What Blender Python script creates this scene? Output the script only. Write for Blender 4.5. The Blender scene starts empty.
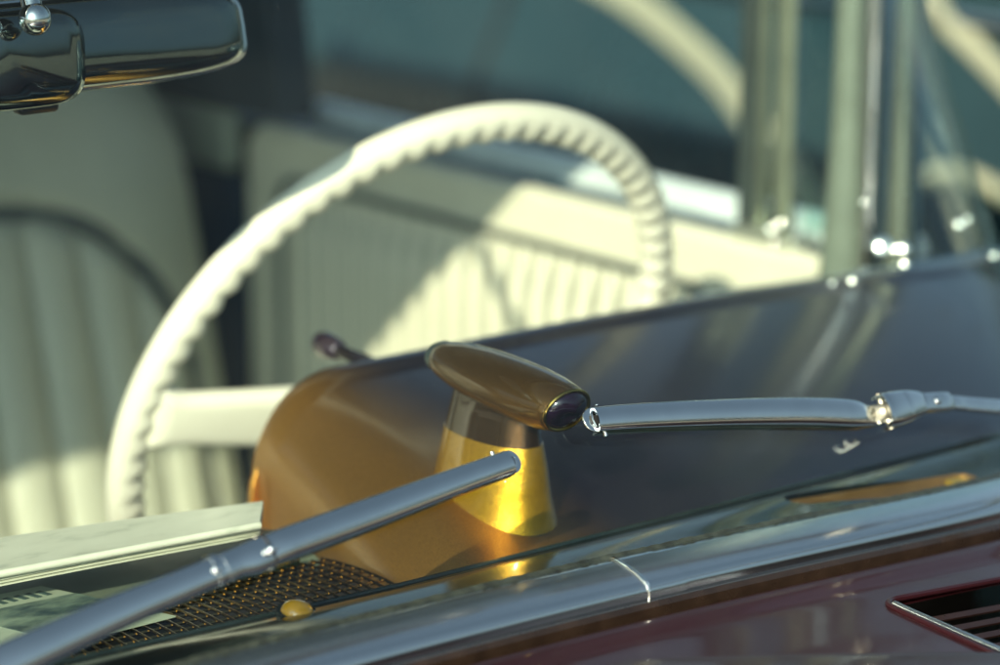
import bpy, bmesh, math, random
from mathutils import Vector, Matrix
from mathutils.bvhtree import BVHTree
R = math.radians
sc = bpy.context.scene
col = sc.collection
rnd = random.Random(7)

# ------------------------------------------------------------------ camera
CAM = Vector((0, 0, 1.45)); YAW = R(38); PITCH = R(14); FPX = 2778.0
cam_d = bpy.data.cameras.new('camera'); cam = bpy.data.objects.new('camera', cam_d); col.objects.link(cam)
cam.location = CAM; cam.rotation_euler = (R(90) - PITCH, 0, -YAW)
cam_d.sensor_width = 36; cam_d.lens = 100; cam_d.clip_start = .05; cam_d.clip_end = 2000
cam_d.dof.use_dof = True; cam_d.dof.focus_distance = 1.43; cam_d.dof.aperture_fstop = 3.9
sc.camera = cam
# ------------------------------------------------------------------ sky, sun, exposure
SUNV = Vector((1.42, 1.0, -.90)).normalized()
el = math.asin(-SUNV.z); az = math.atan2(-SUNV.x, -SUNV.y)
w = bpy.data.worlds.new('World'); sc.world = w; w.use_nodes = True
nt = w.node_tree; bg = nt.nodes['Background']
sky = nt.nodes.new('ShaderNodeTexSky'); sky.sky_type = 'NISHITA'; sky.sun_disc = False
sky.sun_elevation = el; sky.sun_rotation = az; sky.dust_density = 5.0; sky.air_density = 1.0; sky.ozone_density = .6
hs_ = nt.nodes.new('ShaderNodeHueSaturation'); hs_.inputs['Saturation'].default_value = .55
tn = nt.nodes.new('ShaderNodeMix'); tn.data_type = 'RGBA'; tn.blend_type = 'MULTIPLY'; tn.inputs[0].default_value = 1; tn.inputs[7].default_value = (.74, .98, 1.06, 1)
nt.links.new(sky.outputs[0], hs_.inputs['Color']); nt.links.new(hs_.outputs[0], tn.inputs[6]); nt.links.new(tn.outputs[2], bg.inputs[0]); bg.inputs[1].default_value = .082
sd = bpy.data.lights.new('sun', 'SUN'); sd.energy = 5.0; sd.angle = R(.5); sd.color = (1.0, .88, .62)
sun = bpy.data.objects.new('sun', sd); col.objects.link(sun)
sun.rotation_euler = SUNV.to_track_quat('-Z', 'Y').to_euler(); sun.location = (-3, -6, 8)
sc.view_settings.view_transform = 'Standard'; sc.view_settings.look = 'None'
sc.view_settings.exposure = .70; sc.view_settings.gamma = 1
sc.cycles.use_denoising = True
sc.cycles.max_bounces = 14; sc.cycles.transparent_max_bounces = 24; sc.cycles.glossy_bounces = 6
sc.cycles.sample_clamp_indirect = 8; sc.cycles.caustics_reflective = False

# ------------------------------------------------------------------ measuring: a pixel of the photo plus one known coordinate
cr = Vector((math.cos(YAW), -math.sin(YAW), 0))
cf = Vector((math.sin(YAW) * math.cos(PITCH), math.cos(YAW) * math.cos(PITCH), -math.sin(PITCH)))
cu = cr.cross(cf)
def ray(px, py): return cf + cr * ((px - 500) / FPX) + cu * ((332.5 - py) / FPX)
def at(px, py, X=None, Y=None, Z=None, D=None):
    d = ray(px, py)
    t = D if D is not None else (X / d.x if X is not None else (Y / d.y if Y is not None else (Z - CAM.z) / d.z))
    return CAM + d * t

# ------------------------------------------------------------------ mesh collector
class MB:
    def __init__(s): s.v = []; s.f = []
    def add(s, vs, fs):
        n = len(s.v); s.v += [Vector(p) for p in vs]; s.f += [tuple(i + n for i in q) for q in fs]; return s
    def box(s, lo, hi):
        x0, y0, z0 = lo; x1, y1, z1 = hi
        return s.add([(x0,y0,z0),(x1,y0,z0),(x1,y1,z0),(x0,y1,z0),(x0,y0,z1),(x1,y0,z1),(x1,y1,z1),(x0,y1,z1)],
                     [(0,3,2,1),(4,5,6,7),(0,1,5,4),(1,2,6,5),(2,3,7,6),(3,0,4,7)])
    def loft(s, rings, closed=True, cap=True, loop=False):
        n = len(rings[0]); vs = [p for r in rings for p in r]; fs = []
        m = len(rings)
        for i in range(m if loop else m - 1):
            a = i * n; b = ((i + 1) % m) * n
            for j in range(n if closed else n - 1):
                k = (j + 1) % n; fs.append((a + j, a + k, b + k, b + j))
        if cap and closed and not loop: fs += [tuple(range(n))[::-1], tuple((m - 1) * n + j for j in range(n))]
        return s.add(vs, fs)
    def tube(s, pts, r, n=12, cap=True, loop=False):
        pts = [Vector(p) for p in pts]; m = len(pts); rings = []; N = None
        for i, p in enumerate(pts):
            if loop: T = (pts[(i + 1) % m] - pts[i - 1]).normalized()
            else: T = (pts[min(i + 1, m - 1)] - pts[max(i - 1, 0)]).normalized()
            if N is None: N = T.orthogonal().normalized()
            else: N = (N - T * N.dot(T)).normalized()
            B = T.cross(N); rr = r[i] if isinstance(r, (list, tuple)) else r
            rings.append([p + (N * math.cos(a) + B * math.sin(a)) * rr for a in [2 * math.pi * k / n for k in range(n)]])
        return s.loft(rings, cap=cap, loop=loop)
    def revolve(s, prof, o, ax, n=32, sx=1, sy=1, up=None):
        ax = Vector(ax).normalized(); U = (Vector(up) - ax * Vector(up).dot(ax)).normalized() if up else ax.orthogonal().normalized(); V = ax.cross(U)
        return s.loft([[Vector(o) + ax * t + (U * math.cos(a) * r * sy + V * math.sin(a) * r * sx) for a in [2 * math.pi * k / n for k in range(n)]] for t, r in prof])
    def ball(s, c, r, n=16):
        return s.revolve([(-r * math.cos(math.pi * i / n), max(r * math.sin(math.pi * i / n), r * .01)) for i in range(n + 1)], c, (0, 0, 1), n * 2)
    def grid(s, fn, nu, nv):
        vs = [fn(i / nu, j / nv) for j in range(nv + 1) for i in range(nu + 1)]
        return s.add(vs, [(j*(nu+1)+i, j*(nu+1)+i+1, (j+1)*(nu+1)+i+1, (j+1)*(nu+1)+i) for j in range(nv) for i in range(nu)])
    def slab(s, fn, nu, nv, off):      # closed sheet: surface fn and the same surface moved by off
        off = Vector(off); a = [fn(i / nu, j / nv) for j in range(nv + 1) for i in range(nu + 1)]; m = len(a); w = nu + 1
        b = [Vector(p) + off for p in a]; fs = []
        for j in range(nv):
            for i in range(nu):
                q = (j*w+i, j*w+i+1, (j+1)*w+i+1, (j+1)*w+i); fs.append(q); fs.append(tuple(k + m for k in q[::-1]))
        edge = [i for i in range(w)] + [j*w+nu for j in range(1, nv+1)] + [nv*w+i for i in range(nu-1, -1, -1)] + [j*w for j in range(nv-1, 0, -1)]
        for k in range(len(edge)):
            p, q = edge[k], edge[(k+1) % len(edge)]; fs.append((q, p, p + m, q + m))
        return s.add(a + b, fs)
    def bm(s):
        b = bmesh.new(); vs = [b.verts.new(p) for p in s.v]
        for f in s.f:
            try: b.faces.new([vs[i] for i in f])
            except ValueError: pass
        bmesh.ops.recalc_face_normals(b, faces=b.faces[:]); return b

WO = {}    # world origin of each object (all unrotated)
def link(name, o, parent):
    col.objects.link(o)
    return o
def obj(name, mb, mat, parent=None, smooth=38, bevel=0, sub=0, cut=None, base=False):
    c = Vector([(min(p[k] for p in mb.v) + max(p[k] for p in mb.v)) / 2 for k in range(3)])
    if base: c.z = min(p.z for p in mb.v)
    b = mb.bm()
    if cut is not None and isinstance(cut, MB):
        me0 = bpy.data.meshes.new('tmp'); b.to_mesh(me0); b.free(); o0 = bpy.data.objects.new('tmp', me0); col.objects.link(o0)
        b2 = cut.bm(); me1 = bpy.data.meshes.new('tmpc'); b2.to_mesh(me1); b2.free(); o1 = bpy.data.objects.new('tmpc', me1); col.objects.link(o1)
        md = o0.modifiers.new('b', 'BOOLEAN'); md.object = o1; md.operation = 'DIFFERENCE'; md.solver = 'EXACT'
        bpy.context.view_layer.update()
        me2 = bpy.data.meshes.new_from_object(o0.evaluated_get(bpy.context.evaluated_depsgraph_get()))
        bpy.data.objects.remove(o0); bpy.data.objects.remove(o1)
        b = bmesh.new(); b.from_mesh(me2)
    elif cut is not None:                      # an opening with this outline: drop the faces inside, draw the edge onto the outline
        def inside(x, y):
            c_ = False
            for (x0, y0), (x1, y1) in zip(cut, cut[1:] + cut[:1]):
                if (y0 > y) != (y1 > y) and x < (x1 - x0) * (y - y0) / (y1 - y0) + x0: c_ = not c_
            return c_
        xa, xb = min(p[0] for p in cut), max(p[0] for p in cut); ya, yb = min(p[1] for p in cut), max(p[1] for p in cut)
        dead = []
        for f in b.faces:
            q = f.calc_center_median()
            if xa < q.x < xb and ya < q.y < yb and inside(q.x, q.y): dead.append(f)
        bmesh.ops.delete(b, geom=dead, context='FACES')
        for v in b.verts:
            if v.is_boundary and xa - .01 < v.co.x < xb + .01 and ya - .01 < v.co.y < yb + .01:
                best = None
                for (x0, y0), (x1, y1) in zip(cut, cut[1:] + cut[:1]):
                    dx, dy = x1 - x0, y1 - y0; L2 = dx * dx + dy * dy
                    if L2 < 1e-12: continue
                    t = max(0, min(1, ((v.co.x - x0) * dx + (v.co.y - y0) * dy) / L2)); qx, qy = x0 + dx * t, y0 + dy * t
                    d2 = (qx - v.co.x) ** 2 + (qy - v.co.y) ** 2
                    if best is None or d2 < best[0]: best = (d2, qx, qy)
                if best[0] < .004 ** 2: v.co.x, v.co.y = best[1], best[2]
    bmesh.ops.translate(b, verts=b.verts[:], vec=-c)
    me = bpy.data.meshes.new(name); b.to_mesh(me); b.free()
    me.materials.clear()
    for m in (mat if isinstance(mat, list) else [mat]): me.materials.append(m)
    for p in me.polygons: p.use_smooth = smooth > 0; p.material_index = 0
    if 0 < smooth < 180: me.set_sharp_from_angle(angle=R(smooth))
    o = bpy.data.objects.new(name, me); col.objects.link(o)
    if parent is not None: o.parent = parent; o.location = c - WO[parent.name]
    else: o.location = c
    WO[o.name] = c
    if bevel:
        m = o.modifiers.new('bevel', 'BEVEL'); m.width = bevel; m.segments = 3; m.limit_method = 'ANGLE'; m.angle_limit = R(35); m.harden_normals = False
    if sub: m = o.modifiers.new('sub', 'SUBSURF'); m.levels = sub; m.render_levels = sub
    return o
def empty(name, loc):
    o = bpy.data.objects.new(name, None); col.objects.link(o); o.location = loc; o.empty_display_size = .1; WO[o.name] = Vector(loc); return o
def tag(o, label=None, cat=None, group=None, kind=None):
    for k, v in (('label', label), ('category', cat), ('group', group), ('kind', kind)):
        if v: o[k] = v
    return o

# ------------------------------------------------------------------ materials
class NT:
    def __init__(s, name):
        s.m = bpy.data.materials.new(name); s.m.use_nodes = True; s.t = s.m.node_tree; s.b = s.t.nodes['Principled BSDF']; s.o = s.t.nodes['Material Output']
    def n(s, kind, **kw):
        x = s.t.nodes.new('ShaderNode' + kind)
        for k, v in kw.items():
            if k in x.inputs.keys(): x.inputs[k].default_value = v
            else: setattr(x, k, v)
        return x
    def l(s, a, b): s.t.links.new(a, b)
    def ramp(s, fac, stops):
        r = s.n('ValToRGB'); e = r.color_ramp.elements
        while len(e) < len(stops): e.new(.5)
        for q, (p, c) in zip(e, stops): q.position = p; q.color = (*c, 1) if len(c) == 3 else c
        s.l(fac, r.inputs[0]); return r
    def noise(s, scale, detail=4, vec=None, rough=.5):
        tc = s.n('TexCoord'); nz = s.n('TexNoise', Scale=scale, Detail=detail, Roughness=rough)
        if vec is not None:
            mp = s.n('Mapping'); mp.inputs['Scale'].default_value = vec; s.l(tc.outputs['Object'], mp.inputs[0]); s.l(mp.outputs[0], nz.inputs[0])
        else: s.l(tc.outputs['Object'], nz.inputs[0])
        return nz
    def bump(s, h, strength, dist, prev=None):
        b = s.n('Bump', Strength=strength, Distance=dist); s.l(h, b.inputs['Height'])
        if prev is not None: s.l(prev, b.inputs['Normal'])
        return b
def mat(name, colr, rough=.5, metal=0, coat=0, var=.12, nscale=30, bump=0, bscale=200, rvar=.08, spec=.5, sheen=0, bdist=.002, coat_rough=.03):
    M = NT(name); b = M.b
    nz = M.noise(nscale, 5)
    c0 = tuple(x * (1 - var) for x in colr); c1 = tuple(min(1, x * (1 + var)) for x in colr)
    r = M.ramp(nz.outputs[0], [(.3, c0), (.7, c1)]); M.l(r.outputs[0], b.inputs['Base Color'])
    mr = M.n('MapRange'); mr.inputs['To Min'].default_value = max(0, rough - rvar); mr.inputs['To Max'].default_value = min(1, rough + rvar)
    nz2 = M.noise(nscale * 2.3, 3); M.l(nz2.outputs[0], mr.inputs[0]); M.l(mr.outputs[0], b.inputs['Roughness'])
    b.inputs['Metallic'].default_value = metal; b.inputs['Coat Weight'].default_value = coat; b.inputs['Coat Roughness'].default_value = coat_rough
    b.inputs['Specular IOR Level'].default_value = spec
    if bump:
        nb = M.noise(bscale, 4); bb = M.bump(nb.outputs[0], bump, bdist); M.l(bb.outputs[0], b.inputs['Normal'])
    return M.m
def candy(name, colr, metal=.85, rough=.34, flake=.5, coat=1.0, fade=None, cr=(.015, .09)):
    M = NT(name); b = M.b
    big = M.noise(6, 3); fl = M.noise(2600, 1)
    r = M.ramp(big.outputs[0], [(.3, tuple(x * .85 for x in colr)), (.7, tuple(min(1, x * 1.12) for x in colr))])
    mx = M.n('Mix', data_type='RGBA', blend_type='MULTIPLY'); mx.inputs[0].default_value = .6
    fr = M.ramp(fl.outputs[0], [(.38, (.45, .45, .45)), (.62, (1.5, 1.45, 1.3))])
    M.l(r.outputs[0], mx.inputs[6]); M.l(fr.outputs[0], mx.inputs[7]); M.l(mx.outputs[2], b.inputs['Base Color'])
    if fade:                                   # colour fade along X: bronze at the inboard end, plum towards the driver's door
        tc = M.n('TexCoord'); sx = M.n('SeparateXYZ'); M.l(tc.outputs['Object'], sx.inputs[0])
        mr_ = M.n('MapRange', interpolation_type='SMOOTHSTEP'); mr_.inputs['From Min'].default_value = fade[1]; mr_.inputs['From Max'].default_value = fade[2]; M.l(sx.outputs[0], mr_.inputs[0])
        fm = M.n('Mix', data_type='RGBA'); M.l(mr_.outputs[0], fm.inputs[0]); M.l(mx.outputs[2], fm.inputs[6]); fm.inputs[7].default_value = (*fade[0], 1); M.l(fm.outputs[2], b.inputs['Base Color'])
    bb = M.bump(fl.outputs[0], flake, .0004); M.l(bb.outputs[0], b.inputs['Normal'])
    b.inputs['Metallic'].default_value = metal; b.inputs['Roughness'].default_value = rough
    b.inputs['Coat Weight'].default_value = coat
    dn = M.noise(55, 6); mr = M.n('MapRange'); mr.inputs['To Min'].default_value = cr[0]; mr.inputs['To Max'].default_value = cr[1]
    M.l(dn.outputs[0], mr.inputs[0]); M.l(mr.outputs[0], b.inputs['Coat Roughness'])
    return M.m
def glass(name, tint=(.93, .96, .965), dust=.03, refl=1.0):
    M = NT(name); t = M.t; t.nodes.remove(M.b)
    tr = M.n('BsdfTransparent'); tr.inputs[0].default_value = (*tint, 1)
    gl = M.n('BsdfGlossy'); gl.inputs['Roughness'].default_value = .0; gl.inputs[0].default_value = (.95, 1, .98, 1)
    lw = M.n('LayerWeight', Blend=.5)
    p = M.n('Math', operation='POWER'); p.inputs[1].default_value = 5; M.l(lw.outputs['Facing'], p.inputs[0])
    ma = M.n('Math', operation='MULTIPLY_ADD'); ma.inputs[1].default_value = .96 * refl; ma.inputs[2].default_value = .04 * refl; M.l(p.outputs[0], ma.inputs[0])
    mx = M.n('MixShader'); M.l(ma.outputs[0], mx.inputs[0]); M.l(tr.outputs[0], mx.inputs[1]); M.l(gl.outputs[0], mx.inputs[2])
    tc = M.n('TexCoord'); vo = M.n('TexVoronoi', Scale=260.0); M.l(tc.outputs['Object'], vo.inputs[0])
    nz = M.noise(14, 6)
    sp = M.ramp(vo.outputs['Distance'], [(.03, (.7, .7, .7)), (.08, (0, 0, 0))])
    sel = M.n('SeparateColor'); M.l(vo.outputs['Color'], sel.inputs[0])
    gt = M.n('Math', operation='GREATER_THAN'); gt.inputs[1].default_value = .88; M.l(sel.outputs[0], gt.inputs[0])
    m1 = M.n('Math', operation='MULTIPLY'); M.l(sp.outputs[0], m1.inputs[0]); M.l(gt.outputs[0], m1.inputs[1])
    fm = M.n('MapRange'); fm.inputs['From Min'].default_value = .35; fm.inputs['From Max'].default_value = .75; fm.inputs['To Max'].default_value = dust; M.l(nz.outputs[0], fm.inputs[0])
    m2 = M.n('Math', operation='MULTIPLY_ADD'); m2.inputs[1].default_value = .30 if dust > 0 else 0; M.l(m1.outputs[0], m2.inputs[0]); M.l(fm.outputs[0], m2.inputs[2])
    df = M.n('BsdfDiffuse'); df.inputs[0].default_value = (.55, .58, .5, 1)
    m3 = M.n('MixShader'); M.l(m2.outputs[0], m3.inputs[0]); M.l(mx.outputs[0], m3.inputs[1]); M.l(df.outputs[0], m3.inputs[2])
    M.l(m3.outputs[0], M.o.inputs[0]); return M.m

CREAM = (.74, .72, .57)
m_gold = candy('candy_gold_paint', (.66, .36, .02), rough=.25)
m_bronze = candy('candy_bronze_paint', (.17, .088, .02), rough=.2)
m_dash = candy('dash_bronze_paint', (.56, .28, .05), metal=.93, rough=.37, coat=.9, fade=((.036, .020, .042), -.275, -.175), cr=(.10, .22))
m_maroon = candy('maroon_body_paint', (.036, .006, .010), metal=.45, rough=.4, flake=.3, coat=.5, cr=(.05, .14))
m_chrome = mat('polished_chrome', (.78, .78, .76), .05, 1, var=.03, rvar=.03)
m_arm = mat('wiper_stainless', (.80, .80, .78), .08, 1, var=.03, nscale=60, rvar=.035)
m_spring = mat('dull_spring_steel', (.52, .50, .42), .42, 1, var=.1)
m_trim = mat('satin_windshield_trim', (.76, .77, .76), .2, 1, var=.02, nscale=10, rvar=.03)
m_black = mat('gloss_black_green_shelf', (.010, .017, .015), .14, 0, coat=.2, var=.3, nscale=60, rvar=.08, bump=.05, bscale=60)
m_rubber = mat('weathered_rubber_seal', (.032, .034, .026), .55, 0, var=.7, nscale=160, bump=.6, bscale=600, bdist=.001)
m_dark = mat('dark_cavity', (.008, .008, .009), .7, 0)
m_ivory = mat('ivory_wheel_plastic', (.77, .74, .60), .30, 0, coat=.35, var=.07, nscale=9)
m_vinyl = mat('cream_vinyl', CREAM, .42, 0, var=.05, nscale=20, bump=.25, bscale=700, bdist=.0006)
m_seat = mat('seat_vinyl', (.45, .46, .36), .42, var=.05, nscale=20, bump=.25, bscale=700, bdist=.0006)
m_vinyl2 = mat('cream_door_vinyl', (.72, .70, .55), .40, 0, var=.04, nscale=20, bump=.25, bscale=700, bdist=.0006)
m_pipe = mat('dark_piping', (.04, .055, .06), .4)
m_navy = mat('navy_carpet', (.012, .03, .06), .9, 0, var=.3, nscale=300, bump=.5, bscale=900)
m_slotb = mat('dark_blue_window_slot', (.015, .045, .075), .5)
m_mesh = mat('bronze_grille_metal', (.22, .15, .055), .25, 1, var=.3, nscale=200)
m_lens = mat('dark_violet_lens', (.007, .002, .009), .05, 0, coat=.6, var=.3, nscale=200)
m_tabblk = mat('black_plastic', (.012, .013, .014), .35)
m_mir = mat('smoked_chrome_back', (.17, .20, .19), .06, 1, var=.04)
m_head = mat('dark_headliner', (.03, .04, .045), .85)
m_satin = mat('satin_pillar_cover', (.22, .25, .19), .30, .7, var=.08)
m_headp = mat('navy_headliner', (.02, .035, .05), .8)
SXV = 1.06
m_neigh = mat('dark_teal_car_paint', (.018, .045, .052), .28, .2, coat=.8, var=.15, nscale=3)
m_neigh_cream = mat('pale_side_trim', (.36, .38, .28), .35, 0, coat=.4, var=.04)
m_tyre = mat('tyre_rubber', (.02, .02, .02), .8, bump=.3)
m_grass = glass('windshield_glass', dust=.006, refl=.5)
m_side = glass('side_glass', tint=(.8, .88, .86), dust=0)
M = NT('amber_lens'); M.b.inputs['Base Color'].default_value = (.9, .40, .004, 1); M.b.inputs['Roughness'].default_value = .12; M.b.inputs['Coat Weight'].default_value = 1
m_amber = M.m
M = NT('pale_gravel'); nz = M.noise(60, 8); r_ = M.ramp(nz.outputs[0], [(.3, (.22, .20, .16)), (.7, (.32, .30, .245))]); M.l(r_.outputs[0], M.b.inputs['Base Color'])
M.b.inputs['Roughness'].default_value = .9; nb = M.noise(400, 5); bb = M.bump(nb.outputs[0], .6, .01); M.l(bb.outputs[0], M.b.inputs['Normal']); m_asph = M.m
# printed page: blotches of grey-green ink on pale paper
def paper(name, ink, lo, hi, stretch, thr):
    M = NT(name); nz = M.noise(1, 6, vec=stretch, rough=.62)
    r = M.ramp(nz.outputs[0], [(thr - .09, ink), (thr + .07, lo), (.8, hi)]); M.l(r.outputs[0], M.b.inputs['Base Color'])
    M.b.inputs['Roughness'].default_value = .35; M.b.inputs['Coat Weight'].default_value = .2; return M.m
m_page = paper('faint_print_page', (.36, .38, .30), (.58, .59, .47), (.66, .67, .54), (22, 60, 1), .40)
m_paperp = mat('page_edges', (.55, .56, .42), .6, var=.1, nscale=40)
m_photo = paper('photo_print_ink', (.015, .035, .04), (.14, .19, .14), (.34, .38, .28), (26, 55, 1), .50)
m_photob = mat('photo_paper', (.30, .35, .26), .35, var=.06)
m_ink = mat('dark_ink', (.03, .06, .055), .5)

# ------------------------------------------------------------------ the setting
ZG = 0.0
o = obj('ground', MB().add([(-300, -300, ZG), (300, -300, ZG), (300, 300, ZG), (-300, 300, ZG)], [(0, 1, 2, 3)]), m_asph, smooth=0); tag(o, kind='structure')

# ------------------------------------------------------------------ the car
Z = 1.45
XC = .69
car = empty('vintage_car', (XC, 1.9, 0))
tag(car, 'maroon vintage car with bronze dashboard and ivory steering wheel seen through its windshield', 'car')
def base(X):
    u = max(-1, min(1, (X - XC) / .76))
    return .999 + .02 * u * u + .33 * u ** 8, Z - .4565 - .052 * u * u
def bslope(X):
    e = 1e-3; return (base(X + e)[0] - base(X - e)[0]) / (2 * e)
def bpt(X, d, z):            # point on the windshield base, d inward (towards the cabin), z above it
    s = bslope(X); L = math.hypot(1, s); y, zz = base(X)
    return Vector((X - s / L * d, y + d / L, zz + z))
def xs_between(x0, x1, n):
    out = []
    for i in range(n + 1): out.append(x0 + (x1 - x0) * i / n)
    return out
XL, XR = XC - .76, XC + .76
def usp(n):                 # denser towards the wrapped ends
    return [XC + .76 * math.sin(math.pi / 2 * (2 * i / n - 1)) for i in range(n + 1)]

# trim strips
TR = [(-.0035, -.016), (-.0038, -.005), (-.0026, -.0016), (.0006, .0002), (.007, .0024), (.014, .0040), (.020, .0050), (.0235, .0054), (.025, .0046), (.025, .001), (.018, -.010)]
def trim(x0, x1, grow=0, name='windshield_trim', n=80, mt=None):
    mb = MB(); rings = []
    cx, cz = .012, -.002
    for X in xs_between(x0, x1, n):
        rings.append([bpt(X, cx + (d - cx) * (1 + grow), cz + (z - cz) * (1 + grow)) for d, z in TR])
    mb.loft(rings); return obj(name, mb, mt or m_trim, car, smooth=50)
trim(XL, .8755); trim(.8965, XR)
trim(.8735, .899, .045, 'trim_joint_clip', 10)
ridge = MB()
for X in (.8735,):
    ridge.tube([bpt(X, cx_ + 0, cz_ + .0006) for cx_, cz_ in TR[1:9]], .0011, 8)
obj('clip_bead', ridge, m_chrome, car)
# rubber seal behind the trim, grimy and uneven
mb = MB(); rings = []
for X in xs_between(XL + .002, XR - .002, 500):
    j = rnd.uniform(-.0004, .0006)
    rings.append([bpt(X, .0252, -.004), bpt(X, .0246 - abs(j), .0058 + j), bpt(X, .027, .0070 + j * .7), bpt(X, .0300 + j, .004 + j), bpt(X, .032 + j, -.004)])
mb.loft(rings); obj('rubber_seal', mb, m_rubber, car)
# gasket in the gutter below the trim
mb = MB(); rings = []
for X in xs_between(XL, XR, 120):
    rings.append([bpt(X, d, z) for d, z in ((-.0105, -.020), (-.0105, -.0105), (-.0075, -.0085), (-.0035, -.0095), (-.003, -.020))])
mb.loft(rings); obj('lower_gasket', mb, mat('brown_black_gasket', (.02, .012, .008), .25, var=.3, nscale=80, coat=.3), car)

# windshield glass
def gpt(u, v):
    X = XC + .76 * math.sin(math.pi / 2 * (2 * u - 1)) * .999
    lo = bpt(X, .019, .006); uu = (X - XC) / .76
    hi = Vector((XC + .74 * uu, 1.36 + .02 * uu * uu + .03 * uu ** 6, Z + .0 - .02 * uu * uu))
    p = lo.lerp(hi, v); p.y -= .012 * math.sin(math.pi * v); return p
mb = MB(); NU, NV = 120, 24
mb.grid(gpt, NU, NV)
gb = mb.bm(); bvh = BVHTree.FromBMesh(gb); 
def glass_at(px, py, off=.008):
    d = ray(px, py).normalized(); h, n, i, t = bvh.ray_cast(CAM, d)
    if h is None:                       # beyond the edge of the pane: continue its tangent plane
        h = CAM + d * 1.2; n = Vector((0, -.766, .643))
    if n.dot(d) > 0: n = -n
    # offset along normal but stay on the sight line
    t2 = off / (-n.dot(d)); return h - d * t2, n
mb2 = MB().slab(gpt, NU, NV, (0, .0032, -.0027)); gb.free()
obj('windshield_glass', mb2, m_grass, car, smooth=180)

# cowl: painted panel ahead of the trim, with a gutter, an opening for the air vent
ds = [-.001, .003, .006, .009, .012, .016, .020, .026, .032, .038] + [.040 + .0025 * k for k in range(88)] + [.28, .33, .5, .8, 1.2, 1.7]
def cowl_z(X, d):
    u = (X - XC) / .95
    z = Z - .472 - .052 * min(1, ((X - XC) / .76) ** 2)
    z -= .010 * math.exp(-(d / .0085) ** 2)
    z += .0035 * math.exp(-((d - .022) / .010) ** 2)
    z -= .02 * max(0, abs(u) - .6) ** 2 * 6 + .03 * max(0, d - .2) ** 2 + .02 * d
    z += .006 * math.sin(X * 9 + 1.2) * min(1, d / .08) * .35
    return z
mb = MB(); XS = [-.27, -.20, -.12] + [XL + (.96 - XL) * i / 110 for i in range(110)] + [.96 + .0025 * i for i in range(160)] + [1.37, 1.39, 1.41, 1.43, 1.45] + [1.49, 1.54, 1.60, 1.65]
def cowlpt(X, d):
    Xc = max(XL, min(XR, X)); s = bslope(Xc); s = max(-.5, min(.5, s)) ; L = math.hypot(1, s); y = base(Xc)[0]
    k = math.exp(-d / .15)
    return Vector((X + s / L * d * k, y - d / L * k - d * (1 - k), cowl_z(X, d)))
n = len(XS); vs = [cowlpt(X, d) for d in ds for X in XS]
top = [(j*n+i, j*n+i+1, (j+1)*n+i+1, (j+1)*n+i) for j in range(len(ds)-1) for i in range(n-1)]
m = len(vs); vs2 = [p - Vector((0, 0, .004)) for p in vs]
edge = [i for i in range(n)] + [j*n+n-1 for j in range(1, len(ds))] + [(len(ds)-1)*n+i for i in range(n-2, -1, -1)] + [j*n for j in range(len(ds)-2, 0, -1)]
sides = [(edge[(k+1) % len(edge)], edge[k], edge[k] + m, edge[(k+1) % len(edge)] + m) for k in range(len(edge))]
mb.add(vs + vs2, top + [tuple(k + m for k in q[::-1]) for q in top] + sides)
# vent outline: rounded corner near (.981,.938)
VC = at(879, 596, Z=Z - .478)
def vent_outline(r=.012, grow=0):
    x0, y1 = VC.x - grow, VC.y + grow; x1, y0 = x0 + .36, y1 - .16
    pts = []
    sk = -.012
    for (cx, cy, a0) in ((x1 - r, y1 + .006 - r, 0), (x0 + r, y1 - r, 90), (x0 + r + sk, y0 + r, 180), (x1 - r, y0 + r, 270)):
        for k in range(9):
            a = R(a0 + 90 * k / 8); pts.append((cx + r * math.cos(a), cy + r * math.sin(a)))
    return pts
vo = vent_outline()
obj('cowl_panel', mb, m_maroon, car, smooth=60, cut=vo)
vent = obj('air_vent', MB().loft([[Vector((x, y, Z - .575)) for x, y in vo], [Vector((x, y, Z - .555)) for x, y in vo]], cap=True), m_dark, car)
pts = [Vector((x, y, cowl_z(x, base(x)[0] - y) + .0005)) for x, y in vo]
obj('vent_rim', MB().tube(pts, .0018, 8, loop=True), m_maroon, vent)
li = [p for p in pts if p.x < VC.x + .075][0:]
li = [Vector((VC.x + .003 - .010 * t, VC.y - .008 - .145 * t, 0)) for t in [k / 20 for k in range(21)]]
for p in li: p.z = cowl_z(p.x, base(p.x)[0] - p.y) + .002
obj('vent_chrome_edge', MB().tube(li, .0016, 10), m_chrome, vent)
mb = MB()
for k in range(10):
    y = VC.y - .010 - k * .0150
    x0 = VC.x + .003 - .008 * (VC.y - y) / .16
    zz = [cowl_z(x, base(x)[0] - y) - .009 for x in (x0, VC.x + .355)]
    mb.loft([[Vector((x, y + a, z + b)) for a, b in ((-.0022, -.0012), (.0010, .0004), (.0016, -.0006), (-.0016, -.0024))] for x, z in zip((x0, VC.x + .355), zz)])
obj('vent_slats', mb, mat('brown_black_slats', (.024, .010, .007), .3, .3, coat=.3, var=.2), vent)
# hood: its own panel, raised edge crossing the bottom of the view
def hood_edge(X): 
    t = max(0, X - .80); return base(min(X, .86))[0] - .064 - .50 * t if X < .97 else base(.86)[0] - .064 - .50 * .17
def hoodpt(i, j):
    X = .02 + i * (.972 - .02) ; v = j
    y1 = hood_edge(X) if X > .40 else hood_edge(.40) - .10 * (.4 - X)
    if v < .12: return Vector((X, y1 - .006 * (1 - math.cos(v / .12 * math.pi / 2)), cowl_z(X, base(X)[0] - y1) - .003 + .012 * math.sin(v / .12 * math.pi / 2)))
    t = (v - .12) / .88; y = y1 - .006 - t * t * 1.5
    return Vector((X, y, cowl_z(X, base(X)[0] - y) + .009 + .01 * min(1, t * 3)))
obj('hood', MB().slab(hoodpt, 100, 40, (0, 0, -.004)), m_maroon, car, smooth=70)

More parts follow.
